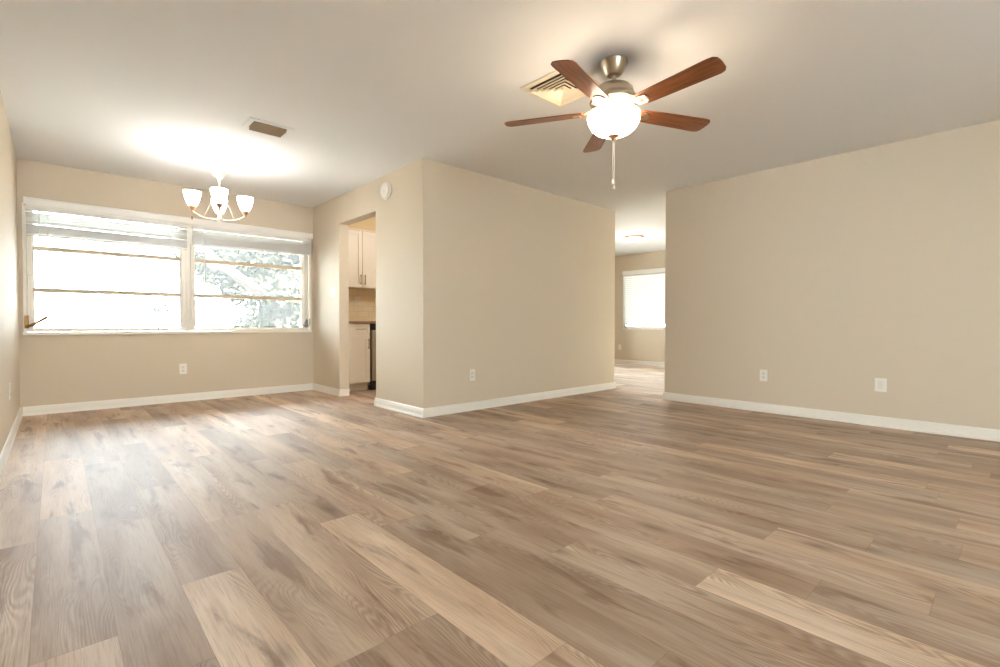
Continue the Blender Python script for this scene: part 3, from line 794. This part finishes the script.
bm = new(); box(bm, 2.690, YF+0.021, 0.105, 3.090, YW-.01, 0.890); kobj('carcass', bm, m_cab, bc)
bm = new(); box(bm, 2.690, YF+0.075, 0.0, 3.090, YF+0.093, 0.105); kobj('toe_kick', bm, m_cab, bc)
bm = new(); shaker(bm, 2.694, 3.086, 0.745, 0.886, YF, 0.035); dr = kobj('drawer_front', bm, m_cab, bc)
def ch_obj(o, p):
    o.parent = p; return o
pull(2.877, 0.817, 3.020, 0.817, YF, dr)
bm = new(); shaker(bm, 2.694, 3.086, 0.112, 0.737, YF); do = kobj('door', bm, m_cab, bc)
pull(3.060, 0.552, 3.060, 0.688, YF, do)
ct = new(); box(ct, XKI+.002, YF-0.022, 0.892, 4.60, YW-.009, 0.924, 0.003)
tag(obj('countertop', ct, m_counter), 'tan stone kitchen countertop over the base cabinet and dishwasher', 'countertop')
dw = thing('dishwasher', 'stainless steel dishwasher with black control strip, right of the base cabinet', 'dishwasher', (3.4, 6.2, 0))
bm = new(); box(bm, 3.098, YF+0.03, 0.10, 3.698, YW-.01, 0.888); kobj('tub', bm, m_black, dw)
bm = new(); box(bm, 3.112, YF-0.012, 0.125, 3.694, YF+0.028, 0.800, 0.004); kobj('door', bm, m_stain, dw)
bm = new(); box(bm, 3.102, YF-0.014, 0.804, 3.696, YF+0.028, 0.887, 0.004); kobj('control_panel', bm, m_black, dw)
bm = new(); box(bm, 3.100, YF+0.005, 0.0, 3.698, YF+0.028, 0.120, 0.002); kobj('toe_panel', bm, m_black, dw)
wc = thing('wall_cabinet', 'white two-door shaker cabinet on the kitchen wall above the counter', 'cabinet', (3.1, 6.3, 1.38))
YU = 6.130
bm = new(); box(bm, 2.690, YU+0.020, 1.378, 3.516, YW-.001, 2.166); kobj('carcass', bm, m_cab, wc)
bm = new(); shaker(bm, 2.694, 3.092, 1.382, 2.150, YU); d_ = kobj('door', bm, m_cab, wc); pull(3.064, 1.421, 3.064, 1.557, YU, d_)
bm = new(); shaker(bm, 3.098, 3.512, 1.382, 2.150, YU); d_ = kobj('door', bm, m_cab, wc); pull(3.127, 1.419, 3.127, 1.555, YU, d_)
bm = new(); box(bm, 2.688, YU-0.006, 2.152, 3.518, YU+0.02, 2.168, 0.003); kobj('cornice', bm, m_cab, wc)

# ------------------------------------------------------------------ outdoors
bm = new(); box(bm, -40, -45, -0.5, 60, 70, -0.3)
tag(obj('ground', bm, m_ground), kind='structure')
bm = new(); box(bm, -40, YW+TE+0.4, -0.3, 60, 70, -0.27); box(bm, XF+TE+0.4, -45, -0.3, 60, YW+TE+0.4, -0.27)
tag(obj('added_yard_slab', bm, m_yard_slab), kind='structure')  # darker ground slab added to weaken the bounce into the windows
def leaves(bm, cen, rad, n, size, rnd, shell=0.55):
    for _ in range(n):
        while True:
            v = Vector((rnd.uniform(-1, 1), rnd.uniform(-1, 1), rnd.uniform(-1, 1)))
            if 0.05 < v.length < 1: break
        v = v.normalized()*(shell + (1-shell)*rnd.random())
        p = Vector(cen) + Vector((v.x*rad[0], v.y*rad[1], v.z*rad[2]))
        a = Vector((rnd.gauss(0, 1), rnd.gauss(0, 1), rnd.gauss(0, 1))).normalized(); b_ = a.orthogonal().normalized()
        s = size*rnd.uniform(0.6, 1.3)
        q = [p - a*s, p + b_*s*.45, p + a*s, p - b_*s*.45]
        bm.faces.new([bm.verts.new(c) for c in q])
rnd = random.Random(5)
tr = thing('tree', 'leafy green tree standing outside the right dining window unit', 'tree', (4.1, 12.4, -0.3))
bm = new()
tube(bm, [(0, 0, 0), (0.05, 0, 0.9), (0.0, 0.05, 1.7), (-0.1, 0, 2.6), (0, 0, 3.8)], [.20, .16, .14, .11, .05], 10)
trunk = obj('trunk', bm, m_bark, tr, True)
bm = new(); tube(bm, [(-0.02, 0, 1.45), (-0.5, -0.8, 1.72), (-1.02, -1.4, 1.95), (-1.55, -1.45, 2.32), (-2.2, -1.5, 2.8)], [.12, .11, .10, .09, .05], 10)
obj('limb', bm, m_bark, tr, True)
bm = new()
for cen, rad, n in (((.5, -.5, 1.0), (1.25, 0.9, 1.0), 3200), ((.9, -.3, 2.2), (1.5, 1.1, 1.0), 3200), ((-.3, -.6, 2.0), (1.15, .8, .65), 2000), ((-1.0, -0.5, 3.1), (1.5, .9, .75), 3200), ((0.5, 0, 3.6), (1.9, 1.3, 1.2), 3200), ((2.2, 0, 1.9), (1.3, 1.2, 1.7), 2400), ((-.55, -.6, .95), (.75, .5, .6), 1300), ((-1.25, -.6, 2.62), (1.0, .7, .62), 2200), ((-1.45, -.5, 3.2), (.8, .7, .7), 1300), ((.9, .3, 1.6), (1.6, .5, 1.6), 2600)):
    leaves(bm, cen, rad, n, 0.115, rnd, 0.25)
obj('foliage', bm, m_leaf, tr)
for i, (x, y, rx, rz, lb) in enumerate(((0.7, 30, 1.0, 1.1, 'far left pale shrub across the yard seen through the left dining window'), (2.3, 31, .75, .9, 'middle pale shrub across the yard seen through the left dining window'), (3.9, 30, 1.0, 1.5, 'right-hand pale shrub across the yard seen through the left dining window'))):
    s = thing('shrub', lb, 'shrub', (x, y, -0.3), 0, 'shrubs across the yard')
    bm = new(); tube(bm, [(0, 0, 0), (0, 0, 1.9)], [.05, .03], 8); obj('stem', bm, m_bark, s)
    bm = new(); leaves(bm, (0, 0, 2.05), (rx, .7, .3), 900, 0.11, rnd, 0.3); obj('foliage', bm, m_leaf2, s)
